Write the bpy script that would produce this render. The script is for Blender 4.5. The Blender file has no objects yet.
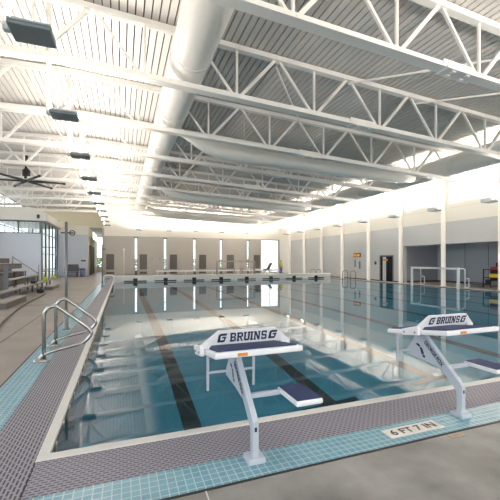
import bpy, bmesh, math, random
from mathutils import Matrix, Vector
random.seed(7)
H = 1.6                       # every coordinate below is in eye heights (1.6 m)
C = bpy.context.scene.collection
PI = math.pi

# ------------------------------------------------------------------ materials
def new_mat(name):
    m = bpy.data.materials.new(name); m.use_nodes = True
    nt = m.node_tree; b = nt.nodes['Principled BSDF']
    return m, nt, b

def mat(name, col, rough=.5, metal=0., vary=.06, scale=6., bump=0., stretch=None):
    m, nt, b = new_mat(name)
    b.inputs['Roughness'].default_value = rough
    b.inputs['Metallic'].default_value = metal
    tc = nt.nodes.new('ShaderNodeTexCoord'); mp = nt.nodes.new('ShaderNodeMapping')
    if stretch: mp.inputs['Scale'].default_value = stretch
    n = nt.nodes.new('ShaderNodeTexNoise'); n.inputs['Scale'].default_value = scale
    n.inputs['Detail'].default_value = 5
    r = nt.nodes.new('ShaderNodeMix'); r.data_type = 'RGBA'
    lo = [max(0, c*(1-vary)) for c in col]; hi = [min(1, c*(1+vary)) for c in col]
    r.inputs['A'].default_value = (*lo, 1); r.inputs['B'].default_value = (*hi, 1)
    nt.links.new(tc.outputs['Object'], mp.inputs['Vector'])
    nt.links.new(mp.outputs['Vector'], n.inputs['Vector'])
    nt.links.new(n.outputs['Fac'], r.inputs['Factor'])
    nt.links.new(r.outputs['Result'], b.inputs['Base Color'])
    if bump:
        bp = nt.nodes.new('ShaderNodeBump'); bp.inputs['Strength'].default_value = bump; bp.inputs['Distance'].default_value = .01
        nt.links.new(n.outputs['Fac'], bp.inputs['Height']); nt.links.new(bp.outputs['Normal'], b.inputs['Normal'])
    return m

def brick_mat(name, brick, brick2, mortar, w, h, gap, offset=.5, rot=0., rough=.4, plane='xy', bump=.3):
    m, nt, b = new_mat(name)
    b.inputs['Roughness'].default_value = rough
    tc = nt.nodes.new('ShaderNodeTexCoord'); mp = nt.nodes.new('ShaderNodeMapping')
    mp.inputs['Rotation'].default_value = (PI/2 if plane == 'xz' else 0, PI/2 if plane == 'yz' else 0, rot)
    t = nt.nodes.new('ShaderNodeTexBrick')
    t.offset = offset
    t.inputs['Color1'].default_value = (*brick, 1); t.inputs['Color2'].default_value = (*brick2, 1)
    t.inputs['Mortar'].default_value = (*mortar, 1); t.inputs['Scale'].default_value = 1
    t.inputs['Mortar Size'].default_value = gap; t.inputs['Mortar Smooth'].default_value = .1
    t.inputs['Brick Width'].default_value = w; t.inputs['Row Height'].default_value = h
    nt.links.new(tc.outputs['Object'], mp.inputs['Vector'])
    nt.links.new(mp.outputs['Vector'], t.inputs['Vector'])
    nt.links.new(t.outputs['Color'], b.inputs['Base Color'])
    bp = nt.nodes.new('ShaderNodeBump'); bp.inputs['Strength'].default_value = bump; bp.inputs['Distance'].default_value = .004
    nt.links.new(t.outputs['Fac'], bp.inputs['Height']); nt.links.new(bp.outputs['Normal'], b.inputs['Normal'])
    return m

def emit_mat(name, col, strength):
    m, nt, b = new_mat(name)
    b.inputs['Base Color'].default_value = (*col, 1)
    b.inputs['Emission Color'].default_value = (*col, 1); b.inputs['Emission Strength'].default_value = strength
    return m

M = {}
M['deck']    = mat('deck_concrete', (.24,.235,.23), .42, vary=1., scale=2.0, bump=.08)
M['deck_side'] = mat('side_deck_concrete', (.27,.235,.205), .4, vary=.4, scale=1.0, bump=.06)
M['coping']  = mat('cream_coping', (.64,.635,.61), .45, vary=.05)
M['joint']   = mat('dark_joint', (.02,.02,.022), .7)
M['grate_side'] = brick_mat('side_grating', (.035,.033,.04), (.05,.048,.055), (.28,.27,.32), .075, .030, .0085, rot=PI/2, rough=.5)
M['grate_end'] = brick_mat('end_grating', (.07,.067,.08), (.09,.085,.10), (.28,.27,.33), .055, .030, .0085, rough=.5)
M['tile']    = brick_mat('blue_mosaic', (.15,.33,.42), (.19,.38,.46), (.42,.54,.59), .062, .062, .004, offset=0., rough=.22)
M['white']   = mat('white_steel', (.90,.875,.84), .45, vary=.02)
M['roof']    = mat('roof_deck_paint', (.63,.605,.58), .5, vary=.03, scale=2)
M['slot']    = mat('roof_slot', (.10,.10,.10), .8)
M['duct']    = mat('duct_paint', (.80,.78,.74), .4, vary=.02)
M['wall_white'] = mat('upper_wall_paint', (.84,.82,.76), .6, vary=.02)
M['wall_grey']  = mat('grey_wall_panel', (.56,.57,.58), .55, vary=.03)
M['wall_taupe'] = mat('taupe_wall_panel', (.48,.46,.43), .6, vary=.03)
M['wall_blue']  = mat('pale_blue_wall', (.60,.65,.74), .55, vary=.03)
M['wall_tan']   = mat('tan_wall', (.84,.74,.55), .6, vary=.03)
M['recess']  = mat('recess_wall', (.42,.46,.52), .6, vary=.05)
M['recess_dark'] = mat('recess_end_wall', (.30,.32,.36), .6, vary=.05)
M['brown_base'] = mat('brown_base', (.10,.075,.055), .6)
M['door_panel'] = mat('dark_taupe_panel', (.135,.122,.11), .5, vary=.05)
M['dark']    = mat('dark_metal', (.03,.032,.035), .4)
M['frame']   = mat('dark_mullion', (.16,.18,.21), .45)
M['fixture'] = mat('fixture_grey', (.24,.28,.30), .45, vary=.05)
M['fixture_edge'] = mat('fixture_edge', (.5,.56,.6), .4)
M['steel']   = mat('stainless_steel', (.45,.445,.43), .25, 1., vary=.03)
M['alu']     = mat('bleacher_aluminium', (.34,.32,.30), .42, .35, vary=.2, scale=3)
M['riser']   = mat('bleacher_riser', (.15,.14,.13), .5, .2, vary=.2)
M['block']   = mat('block_grey_paint', (.50,.55,.62), .35, vary=.02)
M['plastic'] = mat('white_plastic', (.84,.85,.87), .3, vary=.01)
M['navy']    = mat('navy_grip', (.012,.03,.115), .65, vary=.15, scale=200, bump=.1)
M['navy_ink'] = mat('navy_ink', (.012,.018,.06), .5, vary=0)
M['black_ink'] = mat('black_ink', (.015,.013,.013), .5, vary=0)
M['orange']  = mat('orange_label', (.75,.24,.03), .5, vary=.05)
M['marker']  = mat('white_marker_tile', (.74,.72,.68), .3, vary=.03)
M['pool']    = mat('pool_plaster', (.11,.38,.50), .6, vary=.05, scale=1.5)
M['lane']    = mat('lane_tile', (.006,.012,.016), .5)
M['band']    = mat('waterline_tile', (.03,.035,.04), .3)
M['goal']    = mat('goal_white', (.80,.82,.83), .4)
M['goal_grey'] = mat('goal_grey', (.36,.35,.34), .4)
M['bulkhead'] = mat('bulkhead_panel', (.74,.75,.72), .5)
M['black']   = mat('black_plastic', (.015,.015,.017), .45)
M['red']     = mat('red_plastic', (.55,.03,.03), .45)
M['yellow']  = mat('yellow_plastic', (.75,.52,.03), .45)
M['lime']    = mat('lime_fabric', (.50,.62,.03), .8)
M['blue_bin'] = mat('blue_bin', (.16,.22,.42), .5)
M['bench']   = mat('slate_bench', (.13,.13,.15), .5)
M['hose']    = mat('hose_rubber', (.07,.055,.045), .6)
M['door_shade'] = mat('room_shade_paint', (.006,.006,.007), 1.)  # near-black colour standing in for the unlit room behind the door
M['pole'] = mat('dull_steel_pole', (.20,.21,.22), .4, .6)
M['exit']    = emit_mat('exit_face', (.95,.42,.07), .7)
M['skin']    = mat('skin', (.55,.34,.24), .6)
M['hair']    = mat('hair', (.05,.03,.02), .7)
M['hiviz']   = mat('hi_vis', (.62,.75,.03), .7)
M['trouser'] = mat('blue_trousers', (.12,.13,.36), .8)
M['leaf']    = mat('leaves', (.16,.28,.07), .8, vary=.4, scale=3)
M['outside'] = mat('outside_ground', (.5,.5,.48), .9)
M['lens'] = emit_mat('lamp_lens', (1,.96,.88), 6.)

def glass_mat():
    m, nt, b = new_mat('window_glass')
    out = nt.nodes['Material Output']
    tr = nt.nodes.new('ShaderNodeBsdfTransparent'); tr.inputs['Color'].default_value = (.93,.96,.97,1)
    gl = nt.nodes.new('ShaderNodeBsdfGlossy'); gl.inputs['Roughness'].default_value = .02
    mx = nt.nodes.new('ShaderNodeMixShader'); mx.inputs['Fac'].default_value = .07
    nt.links.new(tr.outputs[0], mx.inputs[1]); nt.links.new(gl.outputs[0], mx.inputs[2])
    nt.links.new(mx.outputs[0], out.inputs['Surface']); return m
M['glass'] = glass_mat()

def water_mat():
    m, nt, b = new_mat('pool_water')
    out = nt.nodes['Material Output']
    tc = nt.nodes.new('ShaderNodeTexCoord')
    n = nt.nodes.new('ShaderNodeTexNoise'); n.inputs['Scale'].default_value = 4.5; n.inputs['Detail'].default_value = 2
    bp = nt.nodes.new('ShaderNodeBump'); bp.inputs['Strength'].default_value = .0075; bp.inputs['Distance'].default_value = .05
    rf = nt.nodes.new('ShaderNodeBsdfRefraction'); rf.inputs['IOR'].default_value = 1.333
    rf.inputs['Color'].default_value = (.56,.86,.96,1); rf.inputs['Roughness'].default_value = 0
    gl = nt.nodes.new('ShaderNodeBsdfGlossy'); gl.inputs['Roughness'].default_value = .01
    gl.inputs['Color'].default_value = (.97,.98,1,1)
    fr = nt.nodes.new('ShaderNodeFresnel'); fr.inputs['IOR'].default_value = 1.333
    mx = nt.nodes.new('ShaderNodeMixShader')
    L = nt.links.new
    L(tc.outputs['Object'], n.inputs['Vector']); L(n.outputs['Fac'], bp.inputs['Height'])
    for q in (rf, gl, fr): L(bp.outputs['Normal'], q.inputs['Normal'])
    L(fr.outputs[0], mx.inputs['Fac']); L(rf.outputs[0], mx.inputs[1]); L(gl.outputs[0], mx.inputs[2])
    L(mx.outputs[0], out.inputs['Surface']); return m
M['water'] = water_mat()

# ------------------------------------------------------------------ mesh builder
class MB:
    def __init__(self): self.bm = bmesh.new()
    def verts(self, pts): return [self.bm.verts.new(Vector(p)*H) for p in pts]
    def face(self, pts):
        try: return self.bm.faces.new(self.verts(pts))
        except ValueError: return None
    def box(self, a, b, bevel=0.):
        x0,y0,z0 = [min(a[i], b[i]) for i in range(3)]; x1,y1,z1 = [max(a[i], b[i]) for i in range(3)]
        v = self.verts([(x0,y0,z0),(x1,y0,z0),(x1,y1,z0),(x0,y1,z0),(x0,y0,z1),(x1,y0,z1),(x1,y1,z1),(x0,y1,z1)])
        f = [self.bm.faces.new([v[i] for i in q]) for q in ((3,2,1,0),(4,5,6,7),(0,1,5,4),(1,2,6,5),(2,3,7,6),(3,0,4,7))]
        if bevel:
            es = list({e for q in f for e in q.edges})
            bmesh.ops.bevel(self.bm, geom=es, offset=bevel*H, segments=2, affect='EDGES', profile=.5)
        return self
    def prism(self, poly, axis, t0, t1, bevel=0.):
        """poly: list of 2-tuples in the plane across `axis`; extruded from t0 to t1"""
        def P(p, t):
            return {'x': (t,p[0],p[1]), 'y': (p[0],t,p[1]), 'z': (p[0],p[1],t)}[axis]
        a = self.verts([P(p,t0) for p in poly]); b = self.verts([P(p,t1) for p in poly])
        n = len(poly); f = [self.bm.faces.new(a), self.bm.faces.new(b[::-1])]
        for i in range(n): f.append(self.bm.faces.new([a[i], b[i], b[(i+1)%n], a[(i+1)%n]]))
        bmesh.ops.recalc_face_normals(self.bm, faces=f)
        if bevel:
            bmesh.ops.bevel(self.bm, geom=list({e for q in f for e in q.edges}), offset=bevel*H, segments=2, affect='EDGES', profile=.5)
        return self
    def hexa(self, p):
        """eight corner points, bottom four then top four"""
        v = self.verts(p)
        f = [self.bm.faces.new([v[i] for i in q]) for q in ((3,2,1,0),(4,5,6,7),(0,1,5,4),(1,2,6,5),(2,3,7,6),(3,0,4,7))]
        bmesh.ops.recalc_face_normals(self.bm, faces=f); return self
    def tube(self, pts, r, seg=8, cap=True, square=False):
        pts = [Vector(p) for p in pts]; rs = r if isinstance(r,(list,tuple)) else [r]*len(pts)
        rings = []; up = None
        for i,p in enumerate(pts):
            t = (pts[min(i+1,len(pts)-1)] - pts[max(i-1,0)]).normalized()
            if up is None: up = Vector((0,0,1)) if abs(t.z) < .95 else Vector((0,1,0))
            u = t.cross(up)
            if u.length < 1e-4: u = t.cross(Vector((1,0,0)))
            u.normalize(); w = u.cross(t).normalized(); up = w
            k = 4 if square else seg; off = PI/4 if square else 0
            rings.append(self.verts([p + (u*math.cos(2*PI*j/k+off) + w*math.sin(2*PI*j/k+off))*rs[i] for j in range(k)]))
        k = len(rings[0]); fs = []
        for a,b in zip(rings, rings[1:]):
            for j in range(k): fs.append(self.bm.faces.new([a[j], a[(j+1)%k], b[(j+1)%k], b[j]]))
        if not square:
            for q in fs: q.smooth = True
        if cap:
            fs.append(self.bm.faces.new(rings[0][::-1])); fs.append(self.bm.faces.new(rings[-1]))
        bmesh.ops.recalc_face_normals(self.bm, faces=fs)
        return self
    def lathe(self, c, prof, seg=24):
        rings = [self.verts([(c[0]+r*math.cos(2*PI*j/seg), c[1]+r*math.sin(2*PI*j/seg), c[2]+z) for j in range(seg)]) for r,z in prof]
        fs = []
        for a,b in zip(rings, rings[1:]):
            for j in range(seg):
                q = self.bm.faces.new([a[j], a[(j+1)%seg], b[(j+1)%seg], b[j]]); q.smooth = True; fs.append(q)
        fs.append(self.bm.faces.new(rings[0][::-1])); fs.append(self.bm.faces.new(rings[-1]))
        bmesh.ops.recalc_face_normals(self.bm, faces=fs); return self
    def build(self, name, m, parent=None, label=None):
        me = bpy.data.meshes.new(name); self.bm.to_mesh(me); self.bm.free()
        me.materials.append(M[m] if isinstance(m, str) else m)
        o = bpy.data.objects.new(name, me); C.objects.link(o)
        if parent: o.parent = parent
        if label: o['label'] = label
        return o

def fillet(pts, r, n=5):
    """round the inner corners of a polyline"""
    P = [Vector(p) for p in pts]; out = [P[0]]
    for i in range(1, len(P)-1):
        a = (P[i-1]-P[i]); b = (P[i+1]-P[i]); rr = min(r, a.length*.48, b.length*.48)
        s, e = P[i]+a.normalized()*rr, P[i]+b.normalized()*rr
        for k in range(n+1):
            t = k/n; out.append(s*(1-t)**2 + P[i]*2*t*(1-t) + e*t*t)
    out.append(P[-1]); return out

def tag(o, label, cat, group=None, kind=None):
    o['label'] = label; o['category'] = cat
    if group: o['group'] = group
    if kind: o['kind'] = kind
    return o
def thing(name, label, cat, loc=(0,0,0), group=None, rz=0.):
    o = bpy.data.objects.new(name, None); C.objects.link(o)
    o.empty_display_size = .1; o.location = Vector(loc)*H; o.rotation_euler = (0,0,rz)
    return tag(o, label, cat, group)
def struct(name, mb, m, label=None):
    o = mb.build(name, m); o['kind'] = 'structure'
    if label: o['label'] = label
    return o
def dup(root, loc, label=None, rz=None):
    r = root.copy(); C.objects.link(r); r.location = Vector(loc)*H
    if rz is not None: r.rotation_euler = (0,0,rz)
    if label: r['label'] = label
    for ch in list(root.children):
        c = ch.copy(); C.objects.link(c); c.parent = r
        for g in list(ch.children):
            d = g.copy(); C.objects.link(d); d.parent = c
    return r

def lettering(name, body, size, mtx, m, parent, bold=0., depth=.0015, sx=1., shear=0., spacing=1.):
    cu = bpy.data.curves.new(name, 'FONT'); cu.body = body; cu.size = size*H
    cu.align_x = 'CENTER'; cu.align_y = 'CENTER'; cu.extrude = depth*H; cu.offset = bold*H
    cu.shear = shear; cu.space_character = spacing
    t = bpy.data.objects.new(name, cu); C.objects.link(t)
    bpy.context.view_layer.update()
    me = bpy.data.meshes.new_from_object(t.evaluated_get(bpy.context.evaluated_depsgraph_get()))
    bpy.data.objects.remove(t); bpy.data.curves.remove(cu)
    S = Matrix.Diagonal((sx,1,1,1)); mt = mtx.copy(); mt.translation = mt.translation*H
    me.transform(mt @ S); me.materials.clear(); me.materials.append(M[m]); me.name = name
    o = bpy.data.objects.new(name, me); C.objects.link(o); o.parent = parent
    return o
def frame_mtx(origin, xdir, ydir):
    x = Vector(xdir).normalized(); y = Vector(ydir).normalized(); z = x.cross(y).normalized(); y = z.cross(x)
    m = Matrix((x,y,z)).transposed().to_4x4(); m.translation = Vector(origin); return m

ordinals = ['first','second','third','fourth','fifth','sixth','seventh','eighth','ninth','tenth','eleventh','twelfth','thirteenth']

# ------------------------------------------------------------------ layout (eye heights)
PX0, PX1 = -.345, 11.65           # pool inner faces
PY0, PY1 = 2.045, 21.6
WZ = -.02                         # water level
DEPTH = -1.26
FARY, RX, LX = 26.0, 12.25, -6.2
COLY = [3.7,5.95,8.08,10.34,12.6,14.84,17.14,19.4,21.65,23.9]
TRUSSY = [3.8+2.2*k for k in range(10)]
def roofz(X): return 5.08 - (.05*(X+.9) if X > -.9 else -.03*(X+.9))
def chordz(X): return 4.06 - (.046*(X+.9) if X > -.9 else -.03*(X+.9))

# ------------------------------------------------------------------ floor, strips and pool
g = MB()
g.box((-.902,-5,-.4),(16.5,1.489,0)); struct('floor', g, 'deck', 'mottled grey concrete deck in front of the starting blocks')
g = MB()
g.box((LX-.1,-5,-.4),(-.902,36,0)); struct('floor_side_deck', g, 'deck_side', 'tan concrete deck along the bleachers')
g = MB()
g.box((-.902,PY1+.4,-.4),(RX+3,36,0)); g.box((PX1+.1,1.489,-.4),(16.5,PY1+.4,0))
struct('floor_far_deck', g, 'deck_side')
# dark joints
g = MB(); g.box((-.902,1.478,-.02),(16.4,1.492,.002)); g.box((-.908,1.478,-.02),(-.895,PY1,.002))
struct('trim_joint', g, 'joint', 'dark joint line between deck and blue tile')
# left strips
g = MB(); g.box((-.90,1.49,-.1),(-.671,PY1+.4,.0)); g.box((-.665,1.49,-.1),(16.5,1.690,0)) if False else None
struct('trim_tile_side', g, 'tile', 'light blue mosaic tile strip along the pool side')
g = MB(); g.box((-.671,1.49,-.1),(-.403,PY1+.4,.0)); struct('trim_grate_side', g, 'grate_side', 'grey slotted gutter grating along the pool side')
g = MB(); g.box((-.397,1.49,-.1),(16.5,1.690,0)); struct('trim_tile_end', g, 'tile', 'light blue mosaic tile strip under the starting blocks')
g = MB(); g.box((-.397,1.690,-.1),(16.5,1.984,0)); struct('trim_grate_end', g, 'grate_end', 'purple grey gutter grating before the near pool edge')
g = MB(); g.box((-.403,1.49,-.1),(-.397,1.984,-.004)); struct('trim_grate_seam', g, 'joint')
# coping
g = MB(); g.box((-.403,1.984,-.12),(PX1+.08,PY0,.006),.004); struct('trim_coping_near', g, 'coping', 'cream coping along the near pool edge')
g = MB(); g.box((-.403,PY0,-.12),(PX0,PY1,.006),.004); struct('trim_coping_side', g, 'coping', 'cream coping along the side pool edge')
g = MB(); g.box((PX1,PY0,-.12),(PX1+.1,PY1,.006),.004); struct('trim_coping_right', g, 'coping')
g = MB(); g.box((PX0,PY1-.06,-.12),(PX1,PY1+.4,.006),.004); struct('trim_coping_far', g, 'coping')
# basin
g = MB()
g.box((PX0-.06,PY0-.06,DEPTH-.1),(PX1+.1,PY1+.1,DEPTH))
g.box((PX0-.058,PY0-.06,DEPTH),(PX0,PY1,-.12)); g.box((PX1,PY0-.06,DEPTH),(PX1+.08,PY1,-.12))
g.box((PX0,PY0-.061,DEPTH),(PX1,PY0,-.12)); g.box((PX0,PY1-.06,DEPTH),(PX1,PY1+.1,-.12))
struct('floor_pool_basin', g, 'pool', 'pale turquoise plastered pool basin')
# dark waterline tile band with lighter gutter tabs
g = MB()
g.box((PX0,PY0,-.42),(PX0+.006,PY1-.07,-.008)); g.box((PX0+.006,PY0,-.14),(PX1,PY0+.006,-.008)); g.box((PX1-.006,PY0+.006,-.14),(PX1,PY1-.07,-.008))
struct('trim_waterline', g, 'band', 'black tile band at the waterline')
g = MB()
for i in range(40): g.box((PX0+.004,PY0+.12+.26*i,-.10),(PX0+.009,PY0+.15+.26*i,-.006))
for i in range(44): g.box((PX0+.12+.26*i,PY0+.004,-.10),(PX0+.15+.26*i,PY0+.009,-.006))
struct('trim_gutter_tabs', g, 'coping', 'small pale tabs on the waterline band')
lane_x = [.626+1.429*k for k in range(8)]
for k,x in enumerate(lane_x):
    g = MB()
    g.box((x-.085,PY0+1.02,DEPTH),(x+.085,PY1-1,DEPTH+.004)); g.box((x-.33,PY0+1.02,DEPTH),(x-.085,PY0+1.10,DEPTH+.004)); g.box((x+.085,PY0+1.02,DEPTH),(x+.33,PY0+1.10,DEPTH+.004))
    g.box((x-.085,PY0,DEPTH+.3),(x+.085,PY0+.004,-.14)); g.box((x-.26,PY0,-.55),(x-.085,PY0+.004,-.40)); g.box((x+.085,PY0,-.55),(x+.26,PY0+.004,-.40))
    o = struct('trim_lane_line', g, 'lane', 'black lane line on the pool floor')
g = MB(); g.face([(PX0+.0005,PY0+.0005,WZ),(PX1,PY0+.0005,WZ),(PX1,PY1-.06,WZ),(PX0+.0005,PY1-.06,WZ)])
tag(g.build('pool_water', 'water'), 'calm clear turquoise pool water mirroring the hall', 'water', kind='stuff')

# ------------------------------------------------------------------ roof
g = MB(); gs = MB()
def ribs(xa, xb):
    p = .125; n = int((xb-xa)/p); 
    for i in range(n):
        x0, x1 = xa+i*p, xa+(i+1)*p-.022
        for (u,v) in ((x0,x1),):
            zu, zv = roofz(u), roofz(v)
            g.hexa([(u,-5,zu),(v,-5,zv),(v,33,zv),(u,33,zu),(u,-5,zu+.05),(v,-5,zv+.05),(v,33,zv+.05),(u,33,zu+.05)])
ribs(-6.4, -.9); ribs(-.9, 12.6)
struct('ceiling', g, 'roof', 'white ribbed metal roof deck')
for (xa,xb) in ((-6.4,-.9),(-.9,12.6)):
    za, zb = roofz(xa)+.05, roofz(xb)+.05
    gs.hexa([(xa,-5,za),(xb,-5,zb),(xb,33,zb),(xa,33,za),(xa,-5,za+.1),(xb,-5,zb+.1),(xb,33,zb+.1),(xa,33,za+.1)])
struct('ceiling_slots', gs, 'slot', 'dark slots between the roof pans')

# roof trusses ------------------------------------------------------
def make_truss():
    t = thing('roof_truss', '', 'truss', (0,0,0), 'white steel roof trusses')
    xs = (-6.2,-.9,12.1)
    b = MB()
    for xa,xb in zip(xs,xs[1:]):
        za,zb = chordz(xa),chordz(xb); w=.085
        b.hexa([(xa,-w,za),(xb,-w,zb),(xb,w,zb),(xa,w,za),(xa,-w,za+.02),(xb,-w,zb+.02),(xb,w,zb+.02),(xa,w,za+.02)])
        b.hexa([(xa,-.02,za+.02),(xb,-.02,zb+.02),(xb,.02,zb+.02),(xa,.02,za+.02),(xa,-.02,za+.12),(xb,-.02,zb+.12),(xb,.02,zb+.12),(xa,.02,za+.12)])
    b.build('bottom_chord', 'white', t)
    b = MB()
    for xa,xb in zip(xs,xs[1:]):
        za,zb = roofz(xa)-.02,roofz(xb)-.02; w=.06
        b.hexa([(xa,-w,za-.09),(xb,-w,zb-.09),(xb,w,zb-.09),(xa,w,za-.09),(xa,-w,za),(xb,-w,zb),(xb,w,zb),(xa,w,za)])
    b.build('top_chord', 'white', t)
    nodes = [1.97+1.607*k for k in range(-5,7)]
    for x in nodes:
        if x < 12: MB().tube([(x,0,chordz(x)+.05),(x,0,roofz(x)-.08)], .026, square=True).build('web_post', 'white', t)
        for s,r in ((-1,.028),(1,.040)):
            xt = x+s*.8035
            if xt > 12 or xt < -6.2: continue
            if abs((x+xt)/2-1.0) < .5 and s == 1: continue
            MB().tube([(x+s*.05,0,chordz(x)+.06),(xt-s*.04,0,roofz(xt)-.09)], r, square=True).build('web_diagonal', 'white', t)
    p = MB(); zz = chordz(4.6)
    p.hexa([(4.42,-.105,chordz(4.42)-.02),(5.05,-.105,chordz(5.05)-.02),(5.05,.105,chordz(5.05)-.02),(4.42,.105,chordz(4.42)-.02),
            (4.42,-.105,chordz(4.42)),(5.05,-.105,chordz(5.05)),(5.05,.105,chordz(5.05)),(4.42,.105,chordz(4.42))])
    p.hexa([(4.42,-.036,chordz(4.42)+.025),(5.05,-.036,chordz(5.05)+.025),(5.05,-.0205,chordz(5.05)+.025),(4.42,-.0205,chordz(4.42)+.025),
            (4.42,-.036,chordz(4.42)+.15),(5.05,-.036,chordz(5.05)+.15),(5.05,-.0205,chordz(5.05)+.15),(4.42,-.0205,chordz(4.42)+.15)])
    p.hexa([(4.42,-.105,chordz(4.42)-.001),(5.05,-.105,chordz(5.05)-.001),(5.05,-.0205,chordz(5.05)+.03),(4.42,-.0205,chordz(4.42)+.03),
            (4.42,-.105,chordz(4.42)+.022),(5.05,-.105,chordz(5.05)+.022),(5.05,-.0205,chordz(5.05)+.045),(4.42,-.0205,chordz(4.42)+.045)])
    sp = p.build('splice_plate', 'white', t)
    for x in (4.58,4.86):
        for y in (-.055,.055): MB().box((x-.035,y-.025,chordz(x)-.036),(x+.035,y+.025,chordz(x)-.018),.006).build('bolt_cluster','white',sp)
    return t
t0 = make_truss()
for k,Y in enumerate(TRUSSY):
    lab = f'white steel lattice roof truss, {ordinals[k]} from the starting blocks'
    if k == 0: t0.location = (0,Y*H,0); t0['label'] = lab
    else: dup(t0, (0,Y,0), lab)

# roof braces between the first trusses
def brace(a, b, lab): tag(MB().tube([a,b], .022, square=True).build('roof_brace','white'), lab, 'brace', 'slender roof braces')
brace((4.38,6.0,roofz(4.4)-.16),(6.6,3.86,roofz(6.6)-.16), 'slender white roof brace above the two nearest trusses, over the splice plate')
brace((6.2,6.1,roofz(6.2)-.16),(8.6,3.9,roofz(8.6)-.16), 'slender white roof brace towards the upper corner by the big side duct')
brace((2.8,6.1,roofz(2.8)-.16),(4.4,8.1,roofz(4.4)-.16), 'slender white roof brace between second and third truss, near the main white duct')

# ducts -------------------------------------------------------------
def duct_x(name, lab, X, z, r, y0, y1, step=2.2, m='duct'):
    t = thing(name, lab, 'duct', (X,y0,z))
    MB().tube([(0,0,0),(0,y1-y0,0)], r, 40).build('duct_shell', m, t)
    y = .9
    while y < y1-y0:
        MB().tube([(0,y-.025,0),(0,y+.025,0)], r+.012, 40, cap=True).build('seam_band', m, t); y += step
    return t
duct_x('air_duct', 'big round white air duct running lengthwise under the roof ridge', 1.10, 4.47, .33, -4, 25.9)
duct_x('air_duct', 'big round duct running lengthwise near the columned wall', 9.65, 3.98, .31, 2.5, 25.9)
def cross_duct(Y, lab):
    pts = fillet([(1.50,Y,4.36),(1.95,Y,4.12),(2.7,Y,3.97),(8.3,Y,3.84),(9.22,Y,3.86)], .5, 6)
    n = len(pts); rs = [(.10+.15*min(1, i/(n*.45)))*(1 if i < n-1 else .8) for i in range(n)]
    t = thing('branch_duct', lab, 'duct', (0,0,0), 'branch ducts')
    MB().tube(pts, rs, 20).build('duct_shell', 'duct', t)
    for x in (3.2,5.4,7.6): MB().tube([(x,Y,3.95),(x,Y,roofz(x))], .008, 6).build('hanger_rod','white',t)
cross_duct(9.1, 'tapering branch duct crossing below the roof just behind the third truss')
cross_duct(15.9, 'tapering branch duct crossing far down the hall, middle of the three')
cross_duct(22.5, 'tapering branch duct crossing nearest the far taupe wall')

# ------------------------------------------------------------------ lamps
def make_fixture(drop, flip=1):
    t = thing('uplight', '', 'light fixture', (0,0,0))
    MB().tube([(0,0,-.02),(0,0,drop)], .033, 12).build('pendant_tube', 'white', t)
    h = MB(); h.box((flip*.03,-.16,-.035),(flip*.40,.16,0),.006); hb = h.build('lamp_housing', 'fixture', t)
    MB().box((flip*.035,-.172,.0),(flip*.405,.165,.018)).build('rim', 'fixture_edge', hb)
    MB().box((-.03*flip,-.03,-.03),(flip*.06,.03,.015)).build('bracket', 'fixture_edge', t)
    return t
def add_light(parent, power, flip, tilt=0., size=.5, col=(1,.915,.81)):
    l = LD.get((power,col))
    if l is None:
        l = bpy.data.lights.new('uplight_lamp','AREA'); l.shape='RECTANGLE'; l.size=.30*H; l.size_y=.26*H; l.energy=power; l.color=col
        LD[(power,col)] = l
    o = bpy.data.objects.new('lamp', l); C.objects.link(o); o.parent = parent
    o.location = Vector((flip*.22,0,.03))*H; o.rotation_euler = (PI,flip*tilt,0)
LD = {}
P_LEFT, P_RIGHT, P_FAR = 68, 235, 82
fy = [4.0,6.08,8.3,10.5,12.7,14.9,17.1,19.3,21.5,23.7]
f0 = make_fixture(roofz(-1.05)-3.28-.005)
for k,y in enumerate(fy):
    lab = f'flat grey uplight on a white tube above the grab rail side, {ordinals[k]} from the front'
    t = f0 if k == 0 else dup(f0, (0,0,0))
    t.location = Vector((-1.05,y,3.28))*H; t['label'] = lab; t['group'] = 'uplights above the side deck'
    add_light(t, P_LEFT, 1)
r0 = make_fixture(chordz(11.9)-3.02+.05, -1)
MB().box((-.415,-.17,-.03),(-.402,.17,.09),.002).build('added_shield','fixture_edge',r0)  # lip added to block low rays from the tilted lamp
for k,y in enumerate([TRUSSY[j] for j in range(10)]):
    lab = f'flat grey uplight hanging by the columned wall, {ordinals[k]} from the front'
    t = r0 if k == 0 else dup(r0, (0,0,0))
    t.location = Vector((11.92,y,3.02))*H; t['label'] = lab; t['group'] = 'uplights along the columned wall'
    add_light(t, P_RIGHT, -1, .36)
b0 = make_fixture(.95, -1)
for k,x in enumerate([1.35,3.4,5.35,7.25,9.2]):
    lab = f'small grey uplight hanging before the far wall, {ordinals[k]} counted from the deck side'
    t = b0 if k == 0 else dup(b0, (0,0,0))
    t.location = Vector((x,25.1,3.16))*H; t['label'] = lab; t['group'] = 'uplights along the far wall'
    add_light(t, P_FAR, -1)

for k,x in enumerate([3.2,5.4,7.6,9.0]):  # out-of-view row added to brighten the near ceiling
    t = dup(b0, (x,.6 if x > 5 else -.6,3.3), f'added unseen uplight over the front deck, {ordinals[k]} counted from the tan deck')
    t['group'] = 'added unseen uplights over the front deck'
    add_light(t, 265, -1)
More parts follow.
